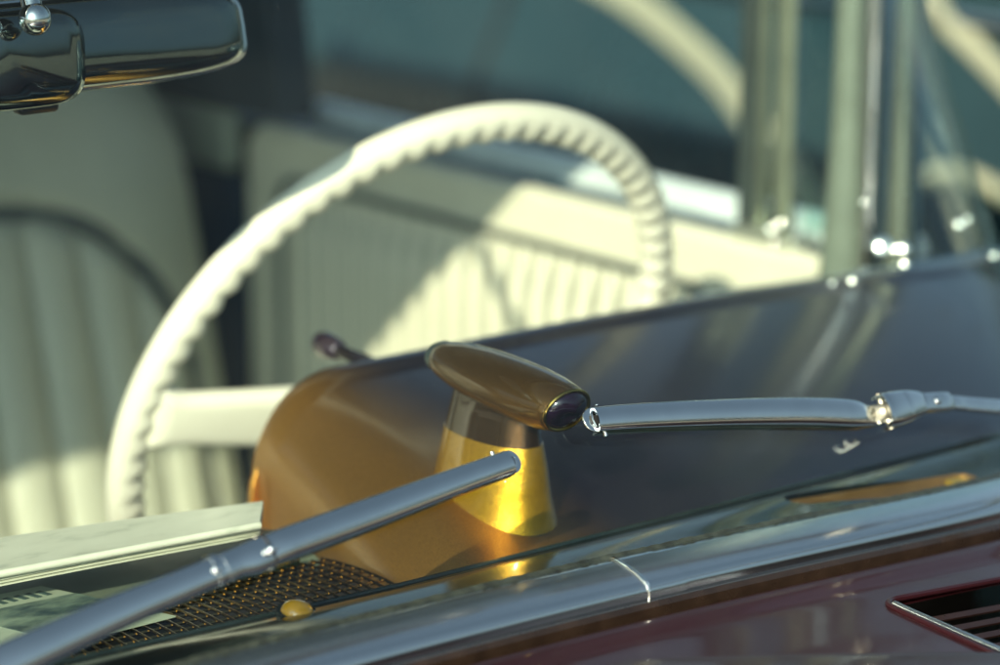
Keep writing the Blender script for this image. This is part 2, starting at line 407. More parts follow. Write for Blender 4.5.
# outer body shell around the cabin
mb = MB()
def side(sx):
    prof = [(1.40, -.47), (1.55, -.50), (1.66, -.56), (1.70, -.70), (1.68, -.95), (1.62, -1.15), (1.56, -1.2)]
    rings = []
    for Y in [-.72, -.6, -.3, 0, .5, 1.0, 1.36]:
        k = 1 - .12 * max(0, -Y) ** 2
        rings.append([Vector((XC + sx * (x - XC) * k, Y, Z + z - (.02 if Y < 0 else 0))) for x, z in prof])
    return rings
for sx in (1, -1):
    mb2 = MB(); rr = side(sx); inn = [[p - Vector((sx * .01, 0, .01)) for p in r] for r in rr]
    mb2.loft([a + b[::-1] for a, b in zip(rr, inn)])
    obj('front_fender', mb2, m_maroon, car, smooth=60)

# dash shelf under the glass
SH = Z - .475
def shelfpt(u, v):
    X = XL + .12 + (XR - XL - .24) * u
    a = bpt(X, .031, -.004); b = Vector((X, max(1.103, a.y + .012), SH + (.006 * max(0, (.80 - X)) / .3)))
    p = a.lerp(b, v); p.z += .003 * math.sin(math.pi * v) - .0015 * math.sin(2 * math.pi * v); return p
SL0 = at(806, 506, Z=SH); SL1 = at(962, 481, Z=SH)
so = []
for (c, a0, rr) in ((SL0, 90, .0075), (SL1, 270, .0075)):
    for k in range(11):
        a = R(a0 + 180 * k / 10); so.append((c.x + rr * math.cos(a) * 1.6, c.y + .002 + rr * math.sin(a) * 1.35))
shelf = obj('dash_shelf', MB().slab(shelfpt, 700, 36, (0, 0, -.003)), m_black, car, smooth=60, cut=so)
c0 = Vector(((SL0.x + SL1.x) / 2, (SL0.y + SL1.y) / 2, 0))
mb = MB().loft([[Vector((x, y, SH - .022)) for x, y in so], [Vector((x, y, SH + .0005)) for x, y in so]], cap=False)
mb.add([Vector((x, y, SH - .020)) for x, y in so], [tuple(range(len(so)))])
obj('defroster_slot', mb, mat('bronze_duct_wall', (.20, .12, .05), .4, .5, var=.2), car)
p = SL1; g = MB().box((p.x - .004, p.y - .008, SH - .012), (p.x + .010, p.y + .010, SH - .001))
obj('duct_tab', g, mat('gold_tab', (.55, .36, .03), .3, .6), car, bevel=.001)
# bright rear lip of the shelf
lip = MB().tube([shelfpt(k / 120, 1) + Vector((0, .001, .0012)) for k in range(121)], .0014, 8)
obj('shelf_lip', lip, m_black, car)
c = at(297, 612, Z=SH + .009)
am = obj('amber_button', MB().revolve([(-.002, .0075), (.001, .0075), (.0035, .0062), (.0052, .0035), (.0058, .0006)], c, (0, -.25, 1), 24, sx=1.1), m_amber, car, smooth=180)
obj('button_bezel', MB().revolve([(-.003, .0095), (.0006, .0093), (.0008, .0078), (-.003, .0076)], c, (0, -.25, 1), 24, sx=1.1), m_black, am)

# instrument hood (driver side of the dashboard)
def htop(y):
    s = max(0, min(1, (y - 1.10) / .235)); return Z - .4765 + .0475 * (.55 * s + .45 * (1 - (1 - s) ** 2))
HX0, HX1, HR = .800, 1.47, .058
def hood_sec(y, zt, dz=0):   # dished slightly towards the inboard end, like hammered sheet
    zlow = Z - .56; r = HR; x0 = HX0 + .008 + .056 * max(0, min(1, (y - 1.10) / .235)) ** .9
    pts = [Vector((x0 - .001, y, zlow)), Vector((x0 - .0005, y, (zlow + zt - r) / 2)), Vector((x0, y, zt - r * 1.02))]
    for k in range(1, 17):
        a = math.pi / 2 * k / 16
        e = 1.0
        pts.append(Vector((x0 + r * (1 - math.cos(a) ** e), y, zt - r + r * math.sin(a) ** e)))
    for k in range(1, 41):
        X = x0 + r + (HX1 - x0 - r) * k / 40; pts.append(Vector((X, y, zt + .0015 * math.sin((X - .9) * 5) - .012 * max(0, (X - 1.1) / .37) ** 2)))
    return pts
mb = MB(); rings = []
for k in range(41):
    y = 1.098 + (1.322 - 1.098) * k / 40; rings.append(hood_sec(y, htop(y)))
for (y, dz) in ((1.327, .0008), (1.332, .0026), (1.338, .0034), (1.344, .0022), (1.3475, -.002), (1.347, -.008), (1.343, -.016)):
    rings.append(hood_sec(y, htop(1.335) + dz))
mb.loft(rings, closed=False, cap=False)
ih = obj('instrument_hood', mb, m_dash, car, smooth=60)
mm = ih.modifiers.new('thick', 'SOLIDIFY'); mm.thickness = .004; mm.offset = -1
# lower dash fascia facing the seats
obj('dash_fascia', MB().box((HX0 + .10, 1.30, Z - .70), (1.46, 1.325, Z - .452)), m_dark, car, bevel=.004)

# headlight dimmer eye: pedestal, torpedo housing, lens
ped = MB(); rings = []
ax = .903
for (z, cy, hx, hy) in ((-.485, 1.163, .030, .047), (-.470, 1.163, .0275, .0445), (-.462, 1.163, .0255, .0425), (-.450, 1.163, .0235, .041), (-.436, 1.162, .0205, .039), (-.424, 1.162, .0175, .037), (-.412, 1.161, .0145, .0345), (-.402, 1.160, .0122, .033), (-.394, 1.159, .012, .034), (-.386, 1.157, .0125, .035)):
    ring = []
    for k in range(48):
        a = 2 * math.pi * k / 48; c_, s_ = math.cos(a), math.sin(a); e = .9
        yy = hy * math.copysign(abs(s_) ** e, s_); fr = .72 if s_ < 0 else 1.0
        ring.append(Vector((ax + hx * math.copysign(abs(c_) ** e, c_), cy + yy + (.0), Z + z)))
    rings.append(ring)
ped.loft(rings)
eye = empty('dimmer_sensor', (ax, 1.163, Z - .465)); eye.parent = car; eye.location = Vector((ax, 1.163, Z - .465)) - WO[car.name]
pr_ = rings
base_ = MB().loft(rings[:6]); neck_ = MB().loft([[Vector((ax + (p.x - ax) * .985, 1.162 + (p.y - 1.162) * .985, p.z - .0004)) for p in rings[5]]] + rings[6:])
obj('pedestal', base_, m_gold, eye, smooth=60); obj('shaded_neck', neck_, candy('shaded_gold_paint', (.075, .040, .016), rough=.22), eye, smooth=60)  # upper part painted darker to carry the housing's shadow on the gold
obj('base_gasket', MB().loft([[Vector((ax + (p.x - ax) * 1.03, 1.163 + (p.y - 1.163) * 1.025, p.z + dz)) for p in pr_[1]] for dz in (-.006, -.0012)]), m_rubber, eye, smooth=60)
sp_ = at(466, 447, D=1.535)
obj('set_screw', MB().revolve([(-.003, .0030), (.0006, .0030), (.0014, .0022), (.0016, .0004)], sp_, (-.85, -.5, .15), 20), m_chrome, eye)
F = at(566, 410, Y=1.090); Bk = at(452, 352, Y=1.205)
Bk.x = F.x + .002
axv = (Bk - F); Lb = axv.length; axn = axv.normalized()
PR = [(-.035, .0120), (.0, .0150), (.03, .0164), (.12, .0184), (.25, .0194), (.42, .0193), (.60, .0183), (.76, .0164), (.88, .0138), (.95, .0112), (.985, .0085), (1.0, .0050), (1.005, .001)]
rings = []
side_v = axn.cross(Vector((0, 0, 1))).normalized(); up_v = side_v.cross(axn).normalized()
for t, r in PR:
    ring = []
    for k in range(48):
        a = 2 * math.pi * k / 48; cu_, sv = math.cos(a), math.sin(a)
        tt = t
        if t < .1: tt = t + (-.03 * cu_ if t <= 0 else -.02 * cu_)          # the mouth leans back towards the bottom: the brow overhangs
        ring.append(F + axn * (tt * Lb) + up_v * (cu_ * r * .80) + side_v * (sv * r * 1.0))
    rings.append(ring)
tb = MB().loft(rings[1:], cap=True)
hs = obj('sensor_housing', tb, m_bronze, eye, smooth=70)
def mouth(rs, off): return [F + axn * (-.03 * math.cos(a) * Lb + off) + up_v * (math.cos(a) * .0150 * .80 * rs) + side_v * (math.sin(a) * .0150 * rs) for a in [2 * math.pi * k / 40 for k in range(40)]]
lm = MB().loft([mouth(.93, .0005), mouth(.90, -.0012), mouth(.70, -.0034), mouth(.4, -.0047), mouth(.05, -.0052)], cap=True)
obj('sensor_lens', lm, m_lens, eye, smooth=180)
obj('lens_rim', MB().tube(mouth(.97, -.0006), .0011, 8, loop=True), mat('brass_rim', (.42, .28, .08), .2, 1), eye)
cp = Bk + axn * (-.004)
obj('rear_cap', MB().revolve([(-.006, .0117), (.0005, .0112), (.004, .0095), (.0055, .006), (.006, .001)], cp, axn, 32, sx=1.0, sy=.8, up=(0, 0, 1)), mat('teal_grey_cap', (.07, .10, .10), .3, .6), eye, smooth=60)

# passenger side of the dash: recessed deck with a speaker grille
LZ = Z - .492
obj('dash_deck', MB().box((XL + .06, 1.095, LZ - .016), (HX0 + .03, 1.335, LZ - .012)), m_dark, car)
G0, G1, GY0, GY1 = .50, .824, 1.108, 1.212
gm = MB()
def gz(x, y): return LZ - .002 + .004 * math.sin(math.pi * (y - GY0) / (GY1 - GY0))
k = 0
y = GY0
while y < GY1:
    gm.tube([(x, y, gz(x, y)) for x in xs_between(G0, G1, 40)], .0010, 6); y += .0092
x = G0
while x < G1:
    gm.tube([(x, yy, gz(x, yy) + .0008) for yy in xs_between(GY0, GY1, 24)], .0009, 6); x += .0070
obj('speaker_grille', gm, m_mesh, car)
obj('grille_frame', MB().box((XL + .06, GY1, LZ - .012), (HX0 + .008, GY1 + .006, LZ + .003)).box((XL + .06, 1.100, LZ - .012), (G0 - .001, GY1 - .001, LZ + .001)), m_black, car, bevel=.0015)
obj('dash_roll', MB().loft([[Vector((x, 1.262 + .045 * math.cos(a) * 1.0, LZ - .016 + .014 * math.sin(a))) for a in [math.pi * k / 24 for k in range(25)]] + [] for x in (XL + .06, HX0 + .030)]).box((XL + .06, 1.285, Z - .75), (HX0 + .03, 1.304, LZ - .012)), mat('grey_green_ledge', (.10, .125, .09), .45), car, smooth=50)

# steering wheel
AL = R(25)
WN = Vector((0, math.cos(AL), math.sin(AL))); E1 = Vector((1, 0, 0)); E2 = Vector((0, -math.sin(AL), math.cos(AL)))
WC = at(403, 386, D=1.89); RW = .2135
sw = empty('steering_wheel', WC); sw.parent = car; sw.location = WC - WO[car.name]
rings = []; NS = 72; steps = NS * 8
for i in range(steps):
    th = 2 * math.pi * i / steps; rad = E1 * math.cos(th) + E2 * math.sin(th)
    bumpv = (.5 + .5 * math.cos(NS * th)); ring = []
    for k in range(20):
        a = 2 * math.pi * k / 20
        # a = 0 outward; grips on the inner and front (-WN) side
        dirv = rad * math.cos(a) - WN * math.sin(a)
        g = max(0, -math.cos(a) * .75 + math.sin(a) * .5)
        r = .0112 * (1 + .30 * g * (bumpv ** .6) - .14 * g)
        ring.append(WC + rad * RW + dirv * r * (1.0 if abs(math.cos(a)) < .5 else 1.06))
    rings.append(ring)
obj('rim', MB().loft(rings, loop=True), m_ivory, sw, smooth=180)
HUB = WC - WN * .058
def spoke(sx):
    rings = []
    for k in range(17):
        t = k / 16; R0 = RW - .006 - t * (RW - .03)
        c = WC + E1 * (sx * R0) + E2 * .021 - WN * (.046 * (t ** .8)) - WN * .003
        hw = .0175 + .009 * t ** .8 + .010 * max(0, 1 - t / .12) ** 2; th_ = .0085
        rings.append([c + E2 * (hw * math.copysign(abs(math.cos(a)) ** .5, math.cos(a))) + WN * (th_ * math.copysign(abs(math.sin(a)) ** .7, math.sin(a))) for a in [2 * math.pi * q / 24 for q in range(24)]])
    return MB().loft(rings)
obj('spoke', spoke(-1), m_ivory, sw, smooth=70); obj('spoke', spoke(1), m_ivory, sw, smooth=70)
obj('hub', MB().revolve([(-.05, .030), (-.01, .042), (.010, .044), (.022, .036), (.027, .018), (.028, .001)], HUB, WN, 40), m_ivory, sw, smooth=50)
obj('steering_column', MB().revolve([(-.30, .030), (-.05, .031), (-.045, .034), (-.02, .036), (-.01, .030)], HUB - WN * .01, WN, 32), m_ivory, car, smooth=50)
k0 = at(325, 345, D=1.735); k1 = at(352, 356, D=1.71); k2 = at(430, 385, D=1.72)
lv = obj('turn_signal_lever', MB().tube([k0, k0.lerp(k1, .5), k1, k1.lerp(k2, .5), k2], [.0052, .0045, .0042, .0042, .0042], 14), mat('bronze_black_stalk', (.03, .02, .022), .2, .6, coat=.7), car)
kd = (k1 - k0).normalized()
obj('lever_knob', MB().revolve([(-.009, .001), (-.0085, .004), (-.006, .0072), (0, .0085), (.008, .0078), (.016, .0062), (.018, .0045)], k0, kd, 24), mat('plum_knob', (.04, .025, .035), .15, .3, coat=1), lv, smooth=180)

# door (driver side) with pleated card
YD0, YD1 = 1.43, 2.285
door = obj('door', MB().box((1.485, YD0, Z - 1.15), (1.60, YD1, Z - .475)), m_maroon, car, bevel=.02)
def cardpt(u, v):
    Y = YD0 + .0 + (YD1 - YD0) * u; z = Z - .456 - .64 * v
    X = 1.484 - .014 * math.sin(math.pi * min(1, (v + .0) / .12) / 2)
    r = .06
    return Vector((X, Y, z))
# padded upper card with a rounded rear upper corner
def rr_outline(y0, y1, z0, z1, r):
    pts = []
    for (cy, cz, a0) in ((y1 - r, z1 - r, 0), (y0 + r, z1 - r, 90), (y0 + r, z0 + r, 180), (y1 - r, z0 + r, 270)):
        for k in range(11):
            a = R(a0 + 9 * k); pts.append((cy + r * math.cos(a), cz + r * math.sin(a)))
    return pts
def plate(out, x0, x1): return MB().loft([[Vector((x0, y, z)) for y, z in out], [Vector((x1, y, z)) for y, z in out]])
obj('door_card', plate(rr_outline(YD0 + .01, YD1, Z - 1.12, Z - .458, .035), 1.465, 1.484), m_vinyl2, door, bevel=.008)
PZ1 = Z - .508; PY0, PY1 = 1.60, 2.215
mb = MB()
def pleat(u, v):
    Y = PY0 + (PY1 - PY0) * u; z = PZ1 - .5 * v; ph = (Y / .0295) % 1
    return Vector((1.4675 - .017 * math.sin(math.pi * ph) ** .9 * min(1, u * 12, (1 - u) * 12, v * 20 + .15), Y, z))
M = NT('pleated_vinyl_with_shaded_seams'); tc = M.n('TexCoord'); sx = M.n('SeparateXYZ'); M.l(tc.outputs['Object'], sx.inputs[0])
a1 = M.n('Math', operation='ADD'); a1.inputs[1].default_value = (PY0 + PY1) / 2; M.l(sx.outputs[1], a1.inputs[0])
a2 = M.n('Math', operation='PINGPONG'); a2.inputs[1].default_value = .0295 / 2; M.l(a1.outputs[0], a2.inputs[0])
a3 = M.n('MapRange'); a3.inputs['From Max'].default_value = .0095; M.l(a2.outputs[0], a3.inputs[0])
rr = M.ramp(a3.outputs[0], [(.25, (.13, .135, .10)), (.95, (.72, .70, .55))]); M.l(rr.outputs[0], M.b.inputs['Base Color']); M.b.inputs['Roughness'].default_value = .42  # shade in the grooves between pleats, mixed into the base colour
mb.slab(pleat, 320, 12, (.006, 0, 0)); obj('pleated_panel', mb, M.m, door, smooth=60)
pp = [Vector((1.462, y, z)) for y, z in rr_outline(PY0 - .004, PY1 + .004, PZ1 - .5, PZ1 + .004, .03)]
obj('piping', MB().tube(pp, .0042, 8, loop=True), m_pipe, door)
obj('window_slot', MB().box((1.486, YD0, Z - .47), (1.522, YD1 + .6, Z - .462)), m_slotb, door)
obj('window_sill', MB().loft([[Vector((1.522 + .016 * (1 + math.cos(a)), y, Z - .462 + .020 * math.sin(a))) for a in [math.pi * k / 12 for k in range(13)]] for y in (YD0 + .02, YD1 - .03)]), mat('brushed_sill', (.78, .88, .88), .3, .2, coat=.5), door, smooth=60)
obj('armrest', plate(rr_outline(1.52, 1.86, Z - .70, Z - .645, .02), 1.405, 1.47), m_vinyl2, door, bevel=.012)
# vent window post, frame and glass
vw = empty('vent_window', (1.5, 1.5, Z - .45)); vw.parent = car; vw.location = Vector((1.5, 1.5, Z - .45)) - WO[car.name]
def vert(px0, px1, yref, X, z0, z1, th, name, mt, par, lean=0, bev=.003):
    a = at(px0, yref, X=X); b = at(px1, yref, X=X); y0, y1 = min(a.y, b.y), max(a.y, b.y)
    m_ = MB(); m_.loft([[Vector((X + q * th, y + lean * (z - a.z), z)) for q, y in ((0, y0), (1, y0), (1, y1), (0, y1))] for z in (z0, (z0 + z1) / 2, z1)])
    return obj(name, m_, mt, par, bevel=bev)
vert(737, 752, 150, 1.492, Z - .46, Z - .02, .012, 'vent_post', mat('dark_post_channel', (.05, .065, .06), .4, .3), vw)
vert(754, 762, 150, 1.490, Z - .46, Z - .02, .010, 'vent_post_chrome', m_satin, vw, bev=.004)
vert(771, 789, 150, 1.505, Z - .46, Z - .02, .008, 'vent_glass_frame', mat('pale_satin_metal', (.24, .27, .20), .36, .5), vw, bev=.004)
a = at(800, 150, X=1.51)
obj('vent_glass', MB().add([(1.511, 1.45, Z - .45), (1.511, a.y, Z - .45), (1.511, a.y, Z - .02), (1.511, 1.45, Z - .02), (1.515, 1.45, Z - .45), (1.515, a.y, Z - .45), (1.515, a.y, Z - .02), (1.515, 1.45, Z - .02)], [(0,1,2,3),(7,6,5,4),(0,4,5,1),(1,5,6,2),(2,6,7,3),(3,7,4,0)]), m_side, vw, smooth=0)
p0 = at(742, 232, X=1.485); p1 = at(806, 250, X=1.485)
obj('vent_latch_base', MB().box((1.47, p1.y, p1.z - .004), (1.50, p0.y, p0.z + .008)), mat('pale_latch', (.6, .62, .5), .3, .7), vw, bevel=.004)
def glint_cap(name, p, R_, lat, par):          # added cap shaped to glint at the camera: curvature R_, radius lat
    ax_ = Vector((-.55, -.73, .44)).normalized(); h = [R_ * math.cos(math.asin(min(1, lat * q / R_))) - R_ for q in (1, .8, .6, .4, .2, .02)]
    prof = [(h[0] - .004, lat * .95), (h[0] - .001, lat)] + [(hh, lat * q) for hh, q in zip(h, (1, .8, .6, .4, .2, .02))]
    return obj(name, MB().revolve(prof, p, ax_, 20), m_glint, par, smooth=60)
m_glint = mat('glint_chrome', (.9, .88, .8), .12, 1, var=.01, rvar=.02)
for (px, py, k) in ((772, 228, .72), (782, 222, .66), (776, 241, .45)): glint_cap('latch_glint', at(px, py, X=1.463), .011 * k, .0045 * k, vw)  # caps added by the latch for their sun glints

# A pillar
ap = empty('windshield_pillar', (1.46, 1.42, Z - .5)); ap.parent = car; ap.location = Vector((1.46, 1.42, Z - .5)) - WO[car.name]
def pil(px0, px1, D, th, name, mt, flare=0, r=.5):
    a = at(px0, 130, D=D); b = at(px1, 130, D=D); c = (a + b) / 2; hw = (b - a).length / 2; dr = (b - a).normalized(); fw = Vector((dr.y, -dr.x, 0)); fw = fw if fw.dot(CAM - c) > 0 else -fw
    rings = []
    for k in range(21):
        z = Z - .50 + .50 * k / 20; fl = 1 + flare * math.exp(-(z - (Z - .50)) / .09)
        rings.append([Vector((c.x, c.y, 0)) + dr * (hw * fl * math.cos(q)) - fw * 0 + fw * (th * math.sin(q)) + Vector((0, 0, z)) for q in [2 * math.pi * i / 20 for i in range(20)]])
    return obj(name, MB().loft(rings), mt, ap, smooth=70)
m_pale = mat('pale_green_pillar_paint', (.15, .18, .14), .4)
pil(834, 862, 2.06, .016, 'inner_garnish', m_pale, 1.3)
pil(862, 881, 2.03, .010, 'chrome_bead', m_chrome, .3)
pil(878, 892, 2.05, .006, 'rubber_channel', m_slotb)
pil(892, 912, 2.01, .014, 'outer_pillar_cover', m_satin, .9)
pil(912, 922, 2.03, .006, 'pillar_gasket', m_slotb, .2)
for (px, py, D, k) in ((884, 244, 1.95, 1.55), (896, 248, 1.95, .62), (905, 247, 1.94, .95), (906, 263, 1.93, .66), (865, 201, 1.97, .40), (853, 280, 1.90, .5), (833, 283, 1.90, .36), (773, 297, 1.90, .55), (785, 295, 1.90, .62), (961, 223, 1.98, .7), (969, 218, 1.98, .55), (996, 254, 1.93, .85)):
    glint_cap('garnish_glint', at(px, py, D=D), .0112 * k, .0043 * k, ap)  # caps added along the pillar for their sun glints
# garnish molding running along the base of the glass at the driver end of the dash
mb = MB(); 
obj('end_molding', MB().tube([at(690, 302, Y=1.362), at(800, 287, Y=1.37), at(870, 275, Y=1.375), at(940, 265, Y=1.37), at(1000, 256, Y=1.36), at(1080, 246, Y=1.34)], .005, 10), m_chrome, ap)

lp = MB(); lp.loft([[Vector((XC - .775 + .02 * math.cos(q), 1.43 + .03 * math.sin(q), z)) for q in [2 * math.pi * i / 20 for i in range(20)]] for z in (Z - .50, Z - .25, Z)])
obj('windshield_pillar', lp, m_satin, car, smooth=70)
# roof, header
def roofpt(u, v):
    X = XC + .80 * (2 * u - 1); Y = 1.345 + 1.5 * v; q = (2 * u - 1)
    return Vector((X, Y + .02 * q * q, Z + .022 + .05 * math.sin(math.pi * (.06 + .8 * v)) - .055 * q ** 4))
obj('roof', MB().slab(roofpt, 30, 20, (0, 0, -.02)), m_maroon, car, smooth=60)
obj('headliner', MB().slab(lambda u, v: roofpt(u * .96 + .02, v * .96 + .02) - Vector((0, 0, .024)), 30, 20, (0, 0, -.004)), m_head, car, smooth=60)
obj('windshield_header', MB().tube([gpt(k / 60, 1) + Vector((0, .004, .006)) for k in range(61)], .022, 12), m_trim, car)
for x0, x1 in ((1.45, 1.50), (-.12, -.07)):
    obj('rear_pillar', MB().loft([[Vector((x, y, z)) for x, y in ((x0, y0), (x1, y0), (x1, 2.92), (x0, 2.92))] for y0, z in ((2.20, Z - .45), (2.24, Z - .20), (2.34, Z + .02))]), m_headp, car, bevel=.01)
obj('rear_window_wall', MB().box((-.1, 2.90, Z - .50), (1.5, 2.93, Z - .30)).box((-.1, 2.90, Z - .08), (1.5, 2.93, Z + .04)), m_headp, car, bevel=.004)
obj('added_visor', MB().box((.80, 1.39, Z - .045), (1.20, 1.54, Z - .030)), m_headp, car, bevel=.006)  # unseen pair under the header, added to block sky light
obj('added_visor', MB().box((.20, 1.39, Z - .045), (.60, 1.54, Z - .030)), m_headp, car, bevel=.006)

# seats
def seat_out(z):            # half width as a function of height (z relative to camera)
    t = (z + .90) / .60; return (.315 if t < .62 else .315 * max(.0, 1 - ((t - .62) / .40) ** 2.6 * .55))
def seatmesh(cx):
    zs = [-.98 + .70 * i / 60 for i in range(61)]
    def fn(u, v):
        z = -.98 + .69 * v; hw = seat_out(z); s = 2 * u - 1; x = cx + hw * s
        yb = 2.16 + .16 * (z + .9) / .6
        e = (1 - abs(s) ** 5) ; te = min(1, (1 - v) / .10) ** .5
        bul = .055 * e * te
        ins = seat_out_in(x - cx, z)
        bul -= .010 * max(0, 1 - abs(ins) / .012)
        if ins > 0:
            ph = (x / .056) % 1; bul += .016 * (math.sin(math.pi * ph) ** .5) * min(1, ins / .02) - .008
        return Vector((x, yb - bul, Z + z))
    return fn
def seat_out_in(x, z):      # > 0 inside the pleated insert
    hw = .275; zt = -.500; r = .20
    dx = hw - abs(x); dz = zt - z
    if dx < r and dz < r: return r - math.hypot(r - dx, r - dz)
    return min(dx, dz)
SX = 1.072
def seat(cx, par):
    st = empty('front_seat', (cx, 2.2, Z - 1.15)); st.parent = par; st.location = Vector((cx, 2.2, Z - 1.15)) - WO[par.name]
    obj('backrest', MB().slab(seatmesh(cx), 260, 90, (0, .12, 0)), m_seat, st, smooth=60)
    pts = []
    for k in range(60):
        t = k / 59
        if t < .3: x, z = -.275, -.95 + (t / .3) * .25
        elif t > .7: x, z = .275, -.70 - ((t - .7) / .3) * .25
        else:
            a = math.pi - math.pi * (t - .3) / .4
            x, z = (.275 - .20) * (1 if math.cos(a) > 0 else -1) * min(1, abs(math.cos(a)) * 3) + .20 * math.cos(a), -.70 + .20 * math.sin(a)
        p = seatmesh(cx)((x / seat_out(z) + 1) / 2, (z + .98) / .69); pts.append(p - Vector((0, .004, 0)))
    obj('piping', MB().tube(pts, .0085, 10), m_pipe, st)
    obj('seat_cushion', MB().box((cx - .31, 1.72, Z - 1.13), (cx + .31, 2.2, Z - .96)), m_seat, st, bevel=.05)
seat(SX, car); seat(XC - (SX - XC), car)
# rear quarter interior
q = obj('rear_quarter_trim', MB().box((1.462, 2.31, Z - .515), (1.482, 3.1, Z - .452)), mat('grey_green_trim', (.34, .38, .31), .45), car, bevel=.01)
obj('quarter_carpet', MB().box((1.470, 2.300, Z - 1.15), (1.49, 3.1, Z - .518)), m_navy, car)
obj('rear_bulkhead', MB().box((-.1, 3.1, Z - 1.2), (1.5, 3.14, Z - .46)), m_navy, car)
obj('floor_pan', MB().box((-.15, .9, Z - 1.2), (1.55, 3.1, Z - 1.17)), m_navy, car)
obj('quarter_panel', MB().box((1.50, 2.30, Z - 1.18), (1.62, 4.2, Z - .475)), m_maroon, car, bevel=.03)
obj('left_side_panel', MB().box((-.24, 1.43, Z - 1.18), (-.12, 4.2, Z - .475)), m_maroon, car, bevel=.03)
obj('trunk_deck', MB().box((-.2, 3.15, Z - .60), (1.58, 4.2, Z - .48)), m_maroon, car, bevel=.05)

# rear view mirror
mc = at(0, 44, Y=1.295); mc.x = .672
mc = Vector((.692, 1.30, at(130, 38, Y=1.30).z))
mir = empty('rear_view_mirror', mc); mir.parent = car; mir.location = mc - WO[car.name]
HWm, HHm = .143, .0255
rings = []
tilt = Matrix.Rotation(R(-14), 3, 'X') @ Matrix.Identity(3)
def ring(sx, sz, y, e=.42):
    return [mc + tilt @ Vector((HWm * sx * math.copysign(abs(math.cos(a)) ** e, math.cos(a)) * 1.0, y, HHm * sz * math.copysign(abs(math.sin(a)) ** (e if True else 1), math.sin(a)))) for a in [2 * math.pi * k / 64 for k in range(64)]]
obj('mirror_shell', MB().loft([ring(.30, .2, -.0165), ring(.6, .50, -.0158), ring(.82, .74, -.0135), ring(.93, .88, -.010), ring(.97, .94, -.005), ring(.98, .955, 0)]), m_mir, mir, smooth=180)
obj('mirror_rim', MB().loft([ring(.975, .945, -.002), ring(1.0, 1.0, -.001), ring(1.0, 1.0, .007), ring(.96, .93, .008)]), m_chrome, mir, smooth=50)
def box_in(c, lo, hi):
    return MB().loft([[c + Vector((x, y, lo[2])) for x, y in ((lo[0], lo[1]), (hi[0], lo[1]), (hi[0], hi[1]), (lo[0], hi[1]))], [c + Vector((x, y, hi[2])) for x, y in ((lo[0], lo[1]), (hi[0], lo[1]), (hi[0], hi[1]), (lo[0], hi[1]))]])
tp = at(35, 98, Y=1.30)
obj('tilt_tab', box_in(tp, (-.012, -.006, -.008), (.012, .006, .012)), m_tabblk, mir, bevel=.003)
hb = at(22, 60, Y=1.29)
obj('centre_housing', MB().loft([[hb + Vector((math.copysign(abs(math.cos(a)) ** .5, math.cos(a)) * .036 * s, y, math.copysign(abs(math.sin(a)) ** .5, math.sin(a)) * .026 * s)) for a in [2 * math.pi * k / 40 for k in range(40)]] for s, y in ((.7, -.012), (.92, -.008), (1, 0), (1, .012))]), m_mir, mir, smooth=60)
bc = at(35, 19, Y=1.262)
obj('ball_joint', MB().ball(bc, .0085, 16), m_chrome, mir, smooth=180)
obj('mirror_stem', MB().tube([bc + Vector((0, .002, .004)), bc + Vector((.004, .02, .03)), bc + Vector((.002, .03, .09)), Vector((bc.x, 1.36, Z - .02))], .0055, 14), m_chrome, mir)

# ------------------------------------------------------------------ wiper arms on the glass
def spline(keys, n):
    out = []
    m = len(keys)
    for i in range(m - 1):
        p0 = keys[max(i - 1, 0)]; p1 = keys[i]; p2 = keys[i + 1]; p3 = keys[min(i + 2, m - 1)]
        for k in range(n):
            t = k / n
            out.append(tuple(.5 * ((2 * b) + (-a + c) * t + (2 * a - 5 * b + 4 * c - d) * t * t + (-a + 3 * b - 3 * c + d) * t ** 3) for a, b, c, d in zip(p0, p1, p2, p3)))
    out.append(tuple(keys[-1])); return out
ARCH = [(-1, -.55), (-1.0, .18), (-.97, .38), (-.88, .56), (-.72, .68), (-.30, .80), (0, .84), (.30, .80), (.72, .68), (.88, .56), (.97, .38), (1.0, .18), (1, -.55), (.86, -.55), (.84, 0), (.6, .5), (0, .72), (-.6, .5), (-.84, 0), (-.86, -.55)]
def arm_path(keys, n=10):       # keys: px, py, offset from the glass, half width, height
    ks = spline(keys, n); pts = [glass_at(k[0], k[1], k[2]) for k in ks]
    fr = []
    for i, (p, nn) in enumerate(pts):
        T = (pts[min(i + 1, len(pts) - 1)][0] - pts[max(i - 1, 0)][0]).normalized(); B = T.cross(nn).normalized(); N = B.cross(T).normalized()
        fr.append((p, T, B, N, ks[i][3], ks[i][4]))
    return fr
def channel(fr, name, mt, par, prof=ARCH, smooth=45):
    return obj(name, MB().loft([[p + B * (b * hw) + N * (h * hh) for b, h in prof] for p, T, B, N, hw, hh in fr]), mt, par, smooth=smooth)
